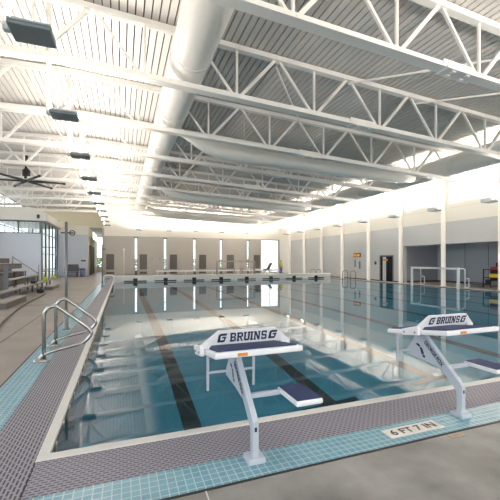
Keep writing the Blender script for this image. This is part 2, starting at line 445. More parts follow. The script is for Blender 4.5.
# ------------------------------------------------------------------ walls
# right wall with recess (Y < 12.55)
REC = 12.55
g = MB(); g.box((RX,REC,0),(RX+.15,24.4,2.57)); o = struct('wall_right', g, 'wall_grey', 'grey panelled lower wall behind the columns')
g = MB(); g.box((RX,24.4,0),(RX+.15,FARY,2.57)); struct('wall_right_corner', g, 'wall_white')
g = MB(); g.box((RX,-5,2.57),(RX+.15,FARY,4.6)); struct('wall_right_upper', g, 'wall_white', 'white upper wall above the columns')
g = MB(); g.box((RX,-5,1.69),(RX+.15,REC,2.57)); struct('wall_right_beam', g, 'wall_grey', 'pale grey panel above the recess')
g = MB(); g.box((RX+.02,-5,1.66),(RX+.14,REC,1.70)); struct('trim_recess_edge', g, 'frame')
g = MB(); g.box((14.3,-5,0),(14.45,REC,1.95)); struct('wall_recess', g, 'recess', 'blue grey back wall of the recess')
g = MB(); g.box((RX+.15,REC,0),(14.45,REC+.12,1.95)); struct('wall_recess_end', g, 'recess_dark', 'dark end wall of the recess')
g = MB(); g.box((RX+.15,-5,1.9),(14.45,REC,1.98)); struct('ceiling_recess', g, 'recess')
g = MB(); g.box((14.27,-5,0),(14.3,REC,.085)); g.box((RX+.16,REC-.03,0),(14.27,REC,.085)); struct('baseboard_recess', g, 'brown_base', 'dark brown base along the recess wall')
g = MB(); g.box((RX-.02,REC,0),(RX,13.2,.05)); g.box((RX-.02,14.16,0),(RX,FARY,.05)); struct('baseboard_right', g, 'brown_base')
g = MB(); g.box((14.285,10.05,.085),(14.3,10.07,1.9)); g.box((14.285,11.1,.085),(14.3,11.12,1.9)); struct('trim_recess_joints', g, 'frame')
# columns
for k,y in enumerate(COLY):
    g = MB(); g.lathe((12.1,y,0), [(.105,0),(.105,.02),(.088,.022),(.088,roofz(12.1)-.03)], 28)
    o = struct('column', g, 'white', f'round white column on the pool deck, {ordinals[k]} from the front'); o['group'] = 'round white columns'
# panel joints of upper wall
g = MB()
for z in (3.1,3.65): g.box((RX-.004,-5,z),(RX,FARY,z+.008))
struct('trim_upper_joints', g, 'wall_grey')
# far wall with five slit windows
slits = [.97,3.0,5.17,7.24,9.47]
edges = [(-1.13)] + [v for x in slits for v in (x-.09,x+.09)] + [10.6]
g = MB()
for a,b in zip(edges[0::2], edges[1::2]): g.box((a,FARY,0),(b,FARY+.2,2.75))
for x in slits: g.box((x-.09,FARY,0),(x+.09,FARY+.2,.30)); g.box((x-.09,FARY,2.66),(x+.09,FARY+.2,2.75))
g.box((12.15,FARY,0),(RX+.15,FARY+.2,2.75)); g.box((10.6,FARY,2.70),(12.15,FARY+.2,2.75)); g.box((10.6,FARY,0),(12.15,FARY+.2,.06))
struct('wall_far', g, 'wall_taupe', 'taupe lower far wall with slit windows')
g = MB(); g.box((-1.13,FARY-.01,2.75),(RX+.15,FARY+.2,5.1)); struct('wall_far_upper', g, 'wall_white', 'white upper part of the far wall')
for k,x in enumerate(slits):
    g = MB(); g.box((x-.09,FARY+.02,.30),(x-.072,FARY+.12,2.66)); g.box((x+.072,FARY+.02,.30),(x+.09,FARY+.12,2.66))
    for z in (.30,1.1,2.0,2.62): g.box((x-.072,FARY+.02,z),(x+.072,FARY+.12,z+.03))
    w = struct(f'window_{k+1}', g, 'frame', 'tall slit window in the far wall')
    MB().box((x-.072,FARY+.06,.31),(x+.072,FARY+.07,2.64)).build('window_pane', 'glass', w)
    g = MB(); g.box((x-.09,FARY-.012,.0),(x+.09,FARY-.001,.30)); g2 = g.build('window_apron', 'door_panel', w)
    g = MB(); g.box((x-.11,FARY-.02,2.60),(x+.11,FARY-.001,2.70)); g.build('window_head', 'frame', w)
g = MB()
for x in (10.62,11.4,12.13): g.box((x-.02,FARY+.04,.06),(x+.02,FARY+.1,2.55))
for z in (.06,1.3,2.66): g.box((10.6,FARY+.04,z),(12.15,FARY+.1,z+.04))
w = struct('window_15', g, 'wall_white', 'bright glazed doors at the far corner'); MB().box((10.64,FARY+.06,.1),(12.11,FARY+.07,2.66)).build('window_pane','glass',w)
# dark acoustic panels between the windows
pan = [(-1.0,-.48),(1.22,1.72),(3.34,3.86),(5.52,6.06),(7.7,8.27),(9.95,10.48)]
names = ['beside the bright doorway','right of the first slit window','right of the second slit window','right of the third slit window','right of the fourth slit window','right of the fifth slit window']
for (a,b),nm in zip(pan,names):
    t = thing('wall_panel', f'tall dark taupe panel on the far wall, {nm}', 'panel', ((a+b)/2,FARY,.0), 'dark panels on the far wall')
    w = (b-a)/2
    MB().box((-w,-.035,.40),(w,-.002,1.48),.004).build('panel_board','door_panel',t)
    MB().box((-w,-.03,.06),(w,-.002,.24),.004).build('kick_board','door_panel',t)
# small things on the far wall
for x,z,w,h,lab in ((2.05,1.17,.05,.10,'small grey notice on the far wall, nearer the deck side of the pair'),(2.66,1.17,.05,.10,'small grey notice on the far wall, nearer the second slit window'),(2.38,.64,.045,.035,'tiny grey plate low on the far wall below the two notices')):
    t = thing('wall_notice', lab, 'sign', (x,FARY,z), 'notices on the far wall')
    MB().box((-w,-.02,-h),(w,-.002,h),.003).build('notice_board','frame',t)
    MB().box((-w*.7,-.024,-h*.6),(w*.7,-.02,h*.75)).build('notice_sheet','wall_grey',t)
t = thing('shower_column', 'thin white shower pole standing before the far wall', 'shower', (.15,25.4,0))
MB().tube([(0,0,0),(0,0,1.85)], .018, 8).build('shower_pole','plastic',t)
MB().tube([(-.1,0,1.8),(.1,0,1.8)], .012, 8).build('cross_arm','plastic',t)
MB().lathe((0,0,0), [(.08,0),(.08,.02),(.03,.03)], 16).build('foot','plastic',t)
# long low white bench/parapet before the far wall
t = thing('parapet_rail', 'long low white board barrier in front of the far wall', 'barrier', (3.8,24.2,0))
MB().box((-1.6+0,-.03,.26),(7.6,.03,.36),.006).build('barrier_board','plastic',t)
for x in (-1.5,.4,2.3,4.2,6.1,7.5): MB().box((x-.02,-.025,0),(x+.02,.025,.26)).build('leg','plastic',t)

# left part of the hall -------------------------------------------------
GX, GY0, GY1 = -3.88, 20.7, 25.5       # glazed office corner
g = MB(); g.box((LX,GY0,0),(GX-.05,GY0+.1,2.42)); struct('wall_office', g, 'wall_blue', 'pale blue wall below the office windows')
g = MB(); g.box((LX,GY0-.25,3.08),(GX+.25,GY1+.3,3.45)); g.prism([(LX,3.45),(GX+.25,3.45),(GX-.3,3.75),(LX,3.75)],'y',GY0-.1,GY1); struct('ceiling_office_soffit', g, 'wall_white', 'cream roof slab of the glazed office')
g = MB()
for x in (-6.1,-4.95,-3.98):  g.box((x-.03,GY0+.02,2.42),(x+.03,GY0+.09,3.08))
g.box((LX,GY0+.02,2.42),(GX,GY0+.09,2.47)); g.box((LX,GY0+.02,3.03),(GX,GY0+.09,3.08))
w = struct('window_6', g, 'frame', 'office window strip above the pale blue wall')
MB().box((LX,GY0+.05,2.47),(GX-.05,GY0+.06,3.03)).build('window_pane','glass',w)
g = MB()
ys = [GY0+.03,GY0+1.0,GY0+2.0,GY0+3.0,GY0+3.9,GY1-.04]
for y in ys: g.box((GX-.05,y-.04,0),(GX+.02,y+.04,3.08))
for z in (0,.5,1.35,2.42,3.04): g.box((GX-.04,GY0,z),(GX+.01,GY1,z+.05))
w = struct('window_7', g, 'frame', 'tall glazed office front with dark mullions')
MB().box((GX-.03,GY0+.06,.0),(GX-.02,GY1-.06,3.04)).build('window_pane','glass',w)
g = MB(); g.box((GX-.2,GY1,0),(-2.1,GY1+.12,2.75)); struct('wall_left_back', g, 'wall_blue', 'pale wall at the end of the side deck')
g = MB(); g.box((GX-.2,GY1-.01,2.75),(-2.1,GY1+.12,3.35)); struct('wall_left_back_upper', g, 'wall_white')
g = MB(); g.box((-2.22,GY1+.12,0),(-2.1,34,2.75)); struct('wall_corridor', g, 'wall_tan')
g = MB(); g.box((-2.1,26.6,0),(-2.06,28.2,2.1)); g.box((-2.1,29.5,0),(-2.06,30.6,2.1)); struct('door_2', g, 'door_panel', 'dark doors along the side corridor')
g = MB(); g.box((-1.25,FARY+.2,0),(-1.13,34,3.3)) ; struct('wall_corridor_right', g, 'wall_taupe')
# corridor end with bright window
g = MB(); g.box((-2.1,34,0),(-1.13,34.15,.38)); g.box((-2.1,34,3.2),(-1.13,34.15,5.0)); struct('wall_corridor_end', g, 'wall_white')
g = MB(); g.box((-2.1,34.02,.38),(-2.06,34.1,3.2)); g.box((-1.29,34.02,.38),(-1.25,34.1,3.2)); g.box((-2.06,34.02,.38),(-1.29,34.1,.42)); g.box((-2.06,34.02,3.16),(-1.29,34.1,3.2))
w = struct('window_8', g, 'frame', 'bright window at the end of the side corridor'); MB().box((-2.06,34.05,.42),(-1.29,34.06,3.16)).build('window_pane','glass',w)
g = MB(); g.box((LX,29.6,4.05),(-2.1,29.75,5.1)); g.box((-4.4,29.6,0),(-2.1,29.75,4.05)); g.box((-2.1,29.6,3.36),(-1.0,29.75,5.1)); struct('wall_left_rear', g, 'wall_tan', 'tan upper wall far behind the office')
g = MB(); g.box((-2.1,FARY+.2,3.3),(-1.13,34,3.36)); struct('ceiling_corridor', g, 'wall_white')
g = MB()
for x in (-6.15,-5.3,-4.45): g.box((x-.03,29.62,.2),(x+.03,29.7,4.05))
for z in (.2,2.0,4.0): g.box((LX,29.62,z),(-4.4,29.7,z+.05))
w = struct('window_16', g, 'frame', 'window added behind the glazed office to brighten its glass'); MB().box((LX,29.65,.25),(-4.42,29.66,4.0)).build('window_pane','glass',w)  # added so the office strip in front of it reads bright
# left outer wall, high windows
g = MB(); g.box((LX-.15,-5,0),(LX,36,1.3)); g.box((LX-.15,-5,4.75),(LX,36,5.0)); g.box((LX-.15,29.0,1.3),(LX,36,4.75)); g.box((LX-.15,19.5,1.3),(LX,21.7,4.75))
for y in (-4.9,.3,5.2,10.1,15): g.box((LX-.15,y-.2,1.3),(LX,y+.2,4.75))
struct('wall_left', g, 'wall_white', 'white outer wall of the hall with tall windows')
k = 9
for a,b in ((-4.7,.1),(.5,5.0),(5.4,9.9),(10.3,14.8),(15.2,19.5),(21.7,29.0)):
    g = MB(); n = 4
    for i in range(n+1):
        y = a+(b-a)*i/n; g.box((LX-.1,y-.03,1.3),(LX-.05,y+.03,4.75))
    for z in (1.3,3.0,4.70): g.box((LX-.1,a,z),(LX-.05,b,z+.05))
    w = struct(f'window_{k}', g, 'frame', 'tall window in the outer wall'); MB().box((LX-.08,a,1.33),(LX-.07,b,4.72)).build('window_pane','glass',w); k += 1
# unseen front wall behind the viewer, wide openings added to let light in
g = MB(); g.box((LX,-5.15,0),(16.5,-5,.5)); g.box((LX,-5.15,3.6),(16.5,-5,5.2))
for x in (-6.1,-1.6,2.9,7.4,11.9,16.4): g.box((x-.15,-5.15,.5),(x+.15,-5,3.6))
struct('wall_front', g, 'wall_white')
# outside ground and greenery
g = MB(); g.box((-40,36.2,-.3),(40,60,-.1)); g.box((-1.2,26.3,-.3),(13,36.2,-.1)); g.box((-30,-20,-.3),(LX-.2,36.2,-.1)); struct('ground', g, 'outside')
def foliage(name, lab, cx, cy, w, d, h, n):
    g = MB()
    for i in range(n):
        p = Vector((cx+random.uniform(-w,w), cy+random.uniform(-d,d), random.uniform(-.1,h)))
        a = Vector((random.gauss(0,1),random.gauss(0,1),random.gauss(0,1))).normalized()*.09; b = a.orthogonal().normalized()*.06
        g.face([p-a,p-b,p+a,p+b])
    return tag(g.build(name,'leaf'), lab, 'hedge', kind='stuff')
foliage('hedge', 'green hedge outside behind the slit windows', 5.5, 29.5, 6.0, .4, 1.15, 2600)
foliage('hedge', 'green shrub outside the corridor window', -1.75, 36, .5, .35, 1.3, 500)

# ------------------------------------------------------------------ right wall details
g = MB(); g.box((RX-.015,13.2,0),(RX,13.26,1.29)); g.box((RX-.015,14.1,0),(RX,14.16,1.29)); g.box((RX-.015,13.26,1.23),(RX,14.1,1.29))
d = struct('door_1', g, 'frame', 'dark doorway in the grey panel wall with its leaf ajar')
MB().box((RX-.006,13.26,0),(RX-.001,14.1,1.23)).build('door_shade_sheet','door_shade',d)  # flat black sheet, the darkness of the doorway put into its colour
MB().box((RX-.03,13.7,.02),(RX-.010,13.92,1.20)).build('door_leaf','wall_grey',d)
MB().box((RX-.034,13.60,1.0),(RX-.012,13.92,1.1)).build('door_sign','orange',d)
t = thing('exit_sign', 'small lit amber exit sign high on the grey panel wall', 'sign', (RX-.002,15.93,1.33))
MB().box((-.04,-.28,-.11),(0,.28,.11),.006).build('sign_box','black',t)
MB().box((-.045,-.22,-.07),(-.04,.22,.07)).build('sign_face','exit',t)
lettering('sign_lettering','EXIT',.15,frame_mtx((-.047,0,0),(0,-1,0),(0,0,1)),'black_ink',t,bold=.006,depth=.001,sx=1.15)
for y,z,h,lab in ((16.1,.87,.26,'tall grey notice below the exit sign, further from the doorway'),(15.72,.78,.26,'tall grey notice below the exit sign, nearer the doorway')):
    t = thing('rules_notice', lab, 'sign', (RX-.002,y,z), 'notices below the exit sign')
    MB().box((-.02,-.09,-h),(0,.09,h),.004).build('notice_board','wall_grey',t)
    MB().box((-.024,-.065,-h*.8),(-.02,.065,h*.8)).build('notice_sheet','frame',t)
t = thing('wall_intercom', 'small black box on the wall beside the dark doorway', 'intercom', (RX-.002,14.45,.9))
MB().box((-.04,-.06,-.08),(0,.06,.08),.008).build('casing','black',t); MB().box((-.044,-.03,-.02),(-.04,.03,.05)).build('grille','frame',t)
t = thing('wall_speaker', 'small square black box on the recess back wall', 'speaker', (14.28,9.62,.85))
MB().box((-.06,-.085,-.085),(0,.085,.085),.01).build('casing','black',t); MB().box((-.064,-.06,-.06),(-.06,.06,.06)).build('grille','dark',t)
for Y,lab in ((8.75,'small round white lamp under the recess ceiling, nearer the cart'),(11.4,'small round white lamp under the recess ceiling, nearer the dark end wall')):
    t = thing('recess_lamp', lab, 'light fixture', (13.2,Y,1.9), 'recess ceiling lamps')
    MB().lathe((0,0,-.06), [(.06,0),(.10,.02),(.10,.06)], 20).build('lamp_body','plastic',t)
    MB().lathe((0,0,-.065), [(.055,0),(.055,.006)], 20).build('diffuser','lens',t)
t = thing('hanging_pipe', 'short white pipe bend hanging at the corner of the recess', 'pipe', (12.7,12.2,1.9))
MB().tube(fillet([(0,0,0),(0,0,-.16),(-.06,0,-.22)],.06), .03, 10).build('pipe_bend','plastic',t); MB().lathe((0,0,-.02),[(.06,0),(.06,.02)],16).build('flange','plastic',t)

# equipment cart
t = thing('equipment_cart', 'black shelved cart loaded with red and yellow gear in the recess', 'cart', (13.1,8.95,0))
for x in (-.2,.2):
    for y in (-.32,.32): MB().box((x-.015,y-.015,.06),(x+.015,y+.015,.70)).build('post','black',t)
for z in (.08,.36,.66): MB().box((-.21,-.34,z),(.21,.34,z+.025)).build('shelf','black',t)
MB().box((.19,-.31,.09),(.20,.31,.66)).build('back_panel','black',t)
for x in (-.2,.2):
    for y in (-.32,.32): MB().tube([(x-.012,y,.03),(x+.012,y,.03)], .03, 12).build('caster','black',t)
def crate(loc, s, m, lab, cat='box'):
    u = thing('gear_box', lab, cat, loc)
    MB().box((-s[0],-s[1],0),(s[0],s[1],s[2]*.85),.01).build('box_body', m, u); MB().box((-s[0]*1.04,-s[1]*1.04,s[2]*.85),(s[0]*1.04,s[1]*1.04,s[2]),.008).build('lid', m, u); return u
crate((13.05,8.9,.385),(.14,.16,.14),'yellow','yellow tub on the middle shelf of the cart')
crate((13.1,8.9,.685),(.13,.17,.10),'red','red case on top of the cart')
crate((13.05,9.12,.105),(.13,.1,.2),'black','black box on the bottom shelf of the cart')
crate((13.02,8.83,.105),(.13,.14,.16),'bench','dark box on the bottom shelf of the cart')
crate((12.95,9.55,0),(.14,.16,.14),'bench','low dark box on the floor beside the cart')

# ------------------------------------------------------------------ bulkhead
BY = 17.6
t = thing('bulkhead', 'long white movable bulkhead across the far end of the lanes', 'bulkhead', (0,BY,0))
MB().box((PX0+.02,0,.20),(PX1-.02,.62,.275),.008).build('walkway','bulkhead',t)
MB().box((PX0+.03,.02,-.6),(PX1-.03,.06,.20)).build('face_panel','bulkhead',t)
MB().box((PX0+.03,.56,-.6),(PX1-.03,.60,.20)).build('face_panel','bulkhead',t)
for x in lane_x:
    MB().box((x-.10,-.012,-.06),(x+.10,.019,.16)).build('lane_target','black',t)
    MB().box((x-.52,-.004,.0),(x-.11,.019,.05)).build('target_bar','black',t); MB().box((x+.11,-.004,.0),(x+.52,.019,.05)).build('target_bar','black',t)

# polo goals
def goal(lab, loc, rz, w, h, m, depth):
    t = thing('polo_goal', lab, 'goal', loc, 'water polo goals', rz)
    for s in (0,w): MB().box((s-.035,-.035,-.08 if m=='goal' else .002),(s+.035,.035,h)).build('goal_post',m,t)
    MB().box((.035,-.035,h-.07),(w-.035,.035,h)).build('crossbar',m,t)
    for s in (.06,w-.06):
        MB().tube(fillet([(s,.035,h-.03),(s,depth,h-.06),(s,depth,.0)],.08), .02, 8).build('back_stay',m,t)
    MB().tube([(.06,depth,.42*h),(w-.06,depth,.42*h)] if m!='goal' else fillet([(.06,depth,.02),(.06,depth+.2,.02),(.06,depth+.2,.35),(.06,depth,.35)],.03), .018, 8).build('rear_bar',m,t)
    if m == 'goal':
        MB().tube(fillet([(w-.06,depth,.02),(w-.06,depth+.2,.02),(w-.06,depth+.2,.35),(w-.06,depth,.35)],.03), .018, 8).build('rear_bar',m,t)
    return t
goal('white water polo goal standing at the pool edge before the recess', (11.42,11.27,.0), -PI/2, 2.13, .76, 'goal', .42)
goal('grey water polo goal standing on the bulkhead', (4.72,BY+.1,.276), 0, 2.1, .74, 'goal_grey', .38)

# ------------------------------------------------------------------ ladders and rails
def eight_rail(loc, lab, sc=1., rz=0., m='steel', group='stainless grab rails'):
    t = thing('grab_rail', lab, 'handrail', loc, group, rz)
    pts = [(.03,0,.0),(.03,.0,.50),(.12,.0,.565),(.43,0,.31),(.47,0,.25),(.40,0,.16),(.10,0,.095),(.01,0,.06),(-.02,0,.0)]
    pts = [(a*sc,b,c*sc) for a,b,c in pts]
    MB().tube(fillet(pts,.06*sc,5), .019*sc, 10).build('rail_tube',m,t)
    for x in (.03,-.02): MB().lathe((x*sc,0,0),[(.05*sc,0),(.05*sc,.012),(.028*sc,.03)],18).build('escutcheon',m,t)
    return t
eight_rail((-.755,3.95,0),'nearer stainless steel grab rail on the side tile strip')
eight_rail((-.755,4.62,0),'further stainless steel grab rail on the side tile strip, behind its pair')
def u_rail(loc, lab, m, rz, h=.5, w=.38, group=None):
    tr_ = .014 if m == 'plastic' else .020
    t = thing('ladder_rail', lab, 'handrail', loc, group, rz)
    MB().tube(fillet([(0,0,0),(0,0,h),(w,0,h),(w,0,-.2)],.14,6), tr_, 8).build('rail_tube',m,t)
    MB().lathe((0,0,0),[(.05,0),(.05,.015)],14).build('escutcheon',m,t); return t
u_rail((-.72,15.6,0),'pale ladder rail at the far stretch of side coping, nearer of two','plastic',0,.40,.42,'ladder rails by the far side coping')
u_rail((-.72,16.3,0),'pale ladder rail at the far stretch of side coping, further of two','plastic',0,.40,.42,'ladder rails by the far side coping')
for y,lab in ((19.9,'thin ladder rail on the wall side deck, farther pair, rear one'),(19.2,'thin ladder rail on the wall side deck, farther pair, front one'),(16.4,'thin ladder rail on the wall side deck near the exit sign, rear one'),(15.7,'thin ladder rail on the wall side deck near the exit sign, front one')):
    u_rail((11.95,y,0),lab,'steel',PI,.46,.34,'ladder rails on the wall side deck')
u_rail((7.0,22.2,0),'ladder rail at the far pool edge beside the grey goal, nearer the goal','steel',-PI/2,.5,.4,'ladder rails at the far pool edge')
u_rail((7.55,22.2,0),'ladder rail at the far pool edge beside the grey goal, nearer the lift','steel',-PI/2,.5,.4,'ladder rails at the far pool edge')

# flag poles
def flag_pole(loc, lab, h):
    t = thing('flag_pole', lab, 'pole', loc, 'backstroke flag poles')
    MB().tube([(0,0,0),(0,0,h)], .019, 12).build('pole_tube','pole',t)
    MB().lathe((0,0,0),[(.055,0),(.055,.02),(.032,.03),(.032,.22),(.022,.24)],18).build('base_socket','pole',t)
    b = MB().tube([(-.07,0,h-.16),(.10,0,h-.16)], .010, 8).build('cross_bracket','dark',t)
    q = [(.08+.035*math.cos(a),0,h-.16+.035*math.sin(a)) for a in [2*PI*i/12 for i in range(13)]]
    MB().tube(q, .007, 6, cap=False).build('ring','dark',b)
    return t
flag_pole((-.755,5.66,0),'tall steel flag pole on the side tile strip behind the grab rails',1.57)
flag_pole((-.70,14.6,0),'small far steel flag pole near the far ladder rails',1.62)

# ------------------------------------------------------------------ starting blocks
def make_block():
    t = thing('starting_block','', 'starting block', (0,0,0), 'starting blocks')
    # origin: base centre on the tile strip; +Y is the pool
    MB().box((-.045,-.045,0),(.045,.045,.026),.005).build('base_plate','block',t)
    w = .0165
    prof = [(-.020,.02),(.020,.02),(.020,.155),(.345,.455),(.345,.49),(.29,.49),(-.020,.20)]
    p = MB().prism(prof,'x',-w,w,.004).build('post','block',t)
    MB().box((-.006,-.0215,.150),(.006,-.0200,.172)).build('knee_mark','navy_ink',p)
    gpoly = [(.13,.265),(.228,.283),(.43,.30),(.44,.325),(.37,.42),(.34,.485),(.28,.47)]
    gp = MB().prism(gpoly,'x',-.0215,-.0170,.001).build('gusset_plate','block',t)
    MB().prism(gpoly,'x',.0170,.0215,.001).build('gusset_plate','block',t)
    d = Vector((0,-.325,-.300)).normalized()
    lettering('post_lettering','GEORGE FOX',.040,frame_mtx((-.0222,.192,.358),d,Vector((-1,0,0)).cross(d)),'navy_ink',gp,bold=.0009,depth=.0006,sx=.80)
    # emblem: a small stylised knotted mark
    e = MB()
    for q in ([(.272,.338),(.288,.372),(.312,.380),(.300,.350),(.290,.322)],[(.300,.384),(.325,.400),(.345,.392),(.318,.376)],[(.258,.318),(.276,.332),(.286,.314),(.268,.306)]):
        e.prism(q,'x',-.0224,-.0210)
    e.build('emblem','navy_ink',gp)
    # platform, sloping towards the water
    yr, yf = -.09, .41; zr, zf = .549, .474; th = .030; hw = .2275
    def zt(y): return zr + (zf-zr)*(y-yr)/(yf-yr)
    def slab(x0,x1,y0,y1,b,tt):
        return [(x0,y0,zt(y0)+b),(x1,y0,zt(y0)+b),(x1,y1,zt(y1)+b),(x0,y1,zt(y1)+b),(x0,y0,zt(y0)+tt),(x1,y0,zt(y0)+tt),(x1,y1,zt(y1)+tt),(x0,y1,zt(y1)+tt)]
    pf = MB().hexa(slab(-hw,hw,yr,yf,0,th)); bmesh.ops.bevel(pf.bm, geom=pf.bm.edges[:], offset=.007*H, segments=2, affect='EDGES', profile=.5)
    pl = pf.build('platform','plastic',t)
    MB().hexa(slab(-hw+.022,hw-.022,yr+.03,yf-.02,th-.001,th+.006)).build('tread','navy',pl)
    yy = yr-.0008
    MB().box((-.118,yy-.001,zt(yr)+.006),(-.068,yy+.002,zt(yr)+.021)).build('warning_label','orange',pl)
    for x in (-.16,-.08,.08,.16): MB().lathe((x,.02,zt(.02)-.012),[(.006,0),(.006,.014)],8).build('bolt','dark',pl)
    # kick board with the wording
    def kb(y): return y
    yb = .108; b0 = zt(yb)+th+.012
    lean = -.022
    wing = MB()
    poly = [(-.250,b0-.012),(-.250,b0+.004),(-.160,b0+.080),(.160,b0+.080),(.250,b0+.004),(.250,b0-.012),(.205,b0-.012),(.195,b0+.006),(-.195,b0+.006),(-.205,b0-.012)]
    fr = [(x,yb+lean*(z-b0)/.080,z) for x,z in poly]; bk = [(x,y+.022,z) for x,y,z in fr]
    a = wing.verts(fr); b = wing.verts(bk); n = len(fr)
    fs = [wing.bm.faces.new(a), wing.bm.faces.new(b[::-1])]+[wing.bm.faces.new([a[i],b[i],b[(i+1)%n],a[(i+1)%n]]) for i in range(n)]
    bmesh.ops.recalc_face_normals(wing.bm, faces=fs)
    bmesh.ops.triangulate(wing.bm, faces=[f for f in wing.bm.faces if len(f.verts)>4])
    k = wing.build('kick_board','plastic',t)
    for s in (-1,1):
        sb = MB(); x0,x1 = s*.230, s*.252
        sb.prism([(yb-.005,zt(yb)-.002),(yb+.0,b0+.01),(yb+.03,b0+.008),(.25,zt(.25)+th+.006),(.26,zt(.25)+th-.02),(.24,zt(.24)-.005)],'x',min(x0,x1),max(x0,x1),.003)
        sb.build('side_bracket','plastic',k)
        for y in (.13,.22): MB().tube([(s*.252,y,zt(y)+.016),(s*.257,y,zt(y)+.016)],.006,8).build('bolt','steel',k)
    nrm = Vector((0,-.080,lean)).normalized(); up = Vector((0,lean,.080)).normalized()
    mid = Vector((0,yb+lean*.043/.080,b0+.043)) + nrm*.0004
    mm = frame_mtx(mid,(1,0,0),up)
    BX = {'B':[(0,0,.24,1),(-.06,0,.0,.16),(-.06,.84,0,1),(.24,.0,.64,.19),(.24,.42,.64,.59),(.24,.81,.64,1),(.56,.08,.80,.46),(.56,.55,.78,.92)],
          'R':[(0,0,.24,1),(-.06,0,.32,.15),(-.06,.84,0,1),(.24,.40,.62,.58),(.24,.81,.62,1),(.56,.48,.80,.92)],
          'U':[(0,.1,.24,1),(.56,.1,.80,1),(.12,0,.68,.2),(-.06,.85,.32,1),(.48,.85,.86,1)],
          'I':[(.0,0,.24,1),(-.09,0,.33,.16),(-.09,.84,.33,1)],
          'N':[(0,0,.20,1),(.62,0,.82,1),(-.06,0,.28,.14),(-.06,.86,.1,1),(.54,.86,.88,1)],
          'S':[(.06,.81,.74,1),(.08,.41,.72,.59),(.06,0,.74,.19),(0,.5,.22,.92),(.58,.08,.80,.5),(.6,.68,.78,.9),(.02,.1,.2,.32)]}
    QX = {'R':[[(.34,.42),(.56,.42),(.88,0),(.62,0)]], 'N':[[(.0,1),(.26,1),(.82,0),(.56,0)]]}
    bl = MB(); cx = -.0965; hh = .050; ww = .0385
    def flat(q):
        bl.prism([(0,0),(0,1),(1,0)],'z',0,0) if False else None
        f4 = [mm @ Vector((u,v,0)) for u,v in q]; f5 = [mm @ Vector((u,v,.0012)) for u,v in q]
        aa = bl.verts(f4); b5 = bl.verts(f5); nn = len(q)
        bl.bm.faces.new(aa[::-1]); bl.bm.faces.new(b5)
        for i in range(nn): bl.bm.faces.new([aa[i],aa[(i+1)%nn],b5[(i+1)%nn],b5[i]])
    for ch in 'BRUINS':
        for x0,y0,x1,y1 in BX[ch]:
            flat([(cx+x0*ww,(y0-.5)*hh),(cx+x1*ww,(y0-.5)*hh),(cx+x1*ww,(y1-.5)*hh),(cx+x0*ww,(y1-.5)*hh)])
        for q in QX.get(ch,[]): flat([(cx+u*ww,(v-.5)*hh) for u,v in q][::-1])
        cx += ww*(.50 if ch == 'I' else (1.06 if ch=='N' else .98)) 
    bl.build('board_lettering','navy_ink',k)
    # slanted letter-mark at each end
    for x in (-.142,.142):
        lg = MB(); mm = frame_mtx(mid+Vector((x,0,0)),(1,0,0),up)
        for q in ([(-.010,.012),(.024,.012),(.027,.024),(-.006,.024),(-.018,.018)],[(-.024,-.024),(-.010,-.024),(-.006,.018),(-.018,.018)],[(-.010,-.024),(.014,-.024),(.018,-.013),(-.009,-.013)],[(.010,-.014),(.018,-.014),(.022,.004),(.013,.004)],[(.000,-.002),(.022,-.002),(.024,.006),(.001,.006)]):
            f4 = [mm @ Vector((u,v,0)) for u,v in q]; f5 = [mm @ Vector((u,v,.001)) for u,v in q]
            aa = lg.verts(f4); b5 = lg.verts(f5); nn=len(q)
            ff=[lg.bm.faces.new(aa[::-1]),lg.bm.faces.new(b5)]+[lg.bm.faces.new([aa[i],aa[(i+1)%nn],b5[(i+1)%nn],b5[i]]) for i in range(nn)]
        lg.build('letter_mark','navy_ink',k)
    # backstroke grip frame under the front
    fb = MB()
    for s in (-1,1): fb.tube([(s*.145,.395,zt(.395)+.002),(s*.145,.395,.23)], .0095, square=True)
    fb.tube([(-.145,.395,.335),(.145,.395,.335)], .0085, square=True)
    fb.build('grip_frame','block',t)
    # side step on its arm
    MB().tube([(.012,.10,.285),(.235,.10,.285)], .016, square=True).build('step_arm','block',t)
    st = MB(); st.box((.184,-.105,.277),(.335,.125,.304),.007); s_ = st.build('step','plastic',t)
    MB().box((.192,-.097,.303),(.327,.117,.309),.001).build('step_tread','navy',s_)
    return t
blk = make_block(); blk.location = Vector((.626,1.625,0))*H
blk['label'] = 'starting block nearer the pool corner, seen nearly from behind'
dup(blk, (2.055,1.625,0), 'starting block beside the 6 FT 7 IN marker, cut by the picture edge')
# depth marker
t = thing('depth_marker','white depth marker tile reading 6 FT 7 IN in the blue tile strip','sign',(1.627,1.596,0))
MB().box((-.20,-.046,-.01),(.20,.046,.003)).build('marker_plate','marker',t)
for wd,cx in (('6',-.145),('FT',-.055),('7',.035),('IN',.125)):
    lettering('marker_lettering',wd,.074,frame_mtx((cx,-.002,.0035),(1,0,0),(0,1,0)),'black_ink',t,bold=.0012,depth=.0006,sx=1.15)
# drain cover on the deck
t = thing('deck_plate','small rust tinted cover plate set in the grey deck','plate',(1.80,1.452,0))
MB().box((-.05,-.022,-.01),(.05,.022,.002)).build('cover',mat('rust_plate',(.34,.27,.2),.5,vary=.3,scale=20),t); MB().box((-.02,-.006,.0018),(.02,.006,.0026)).build('slot','deck',t)

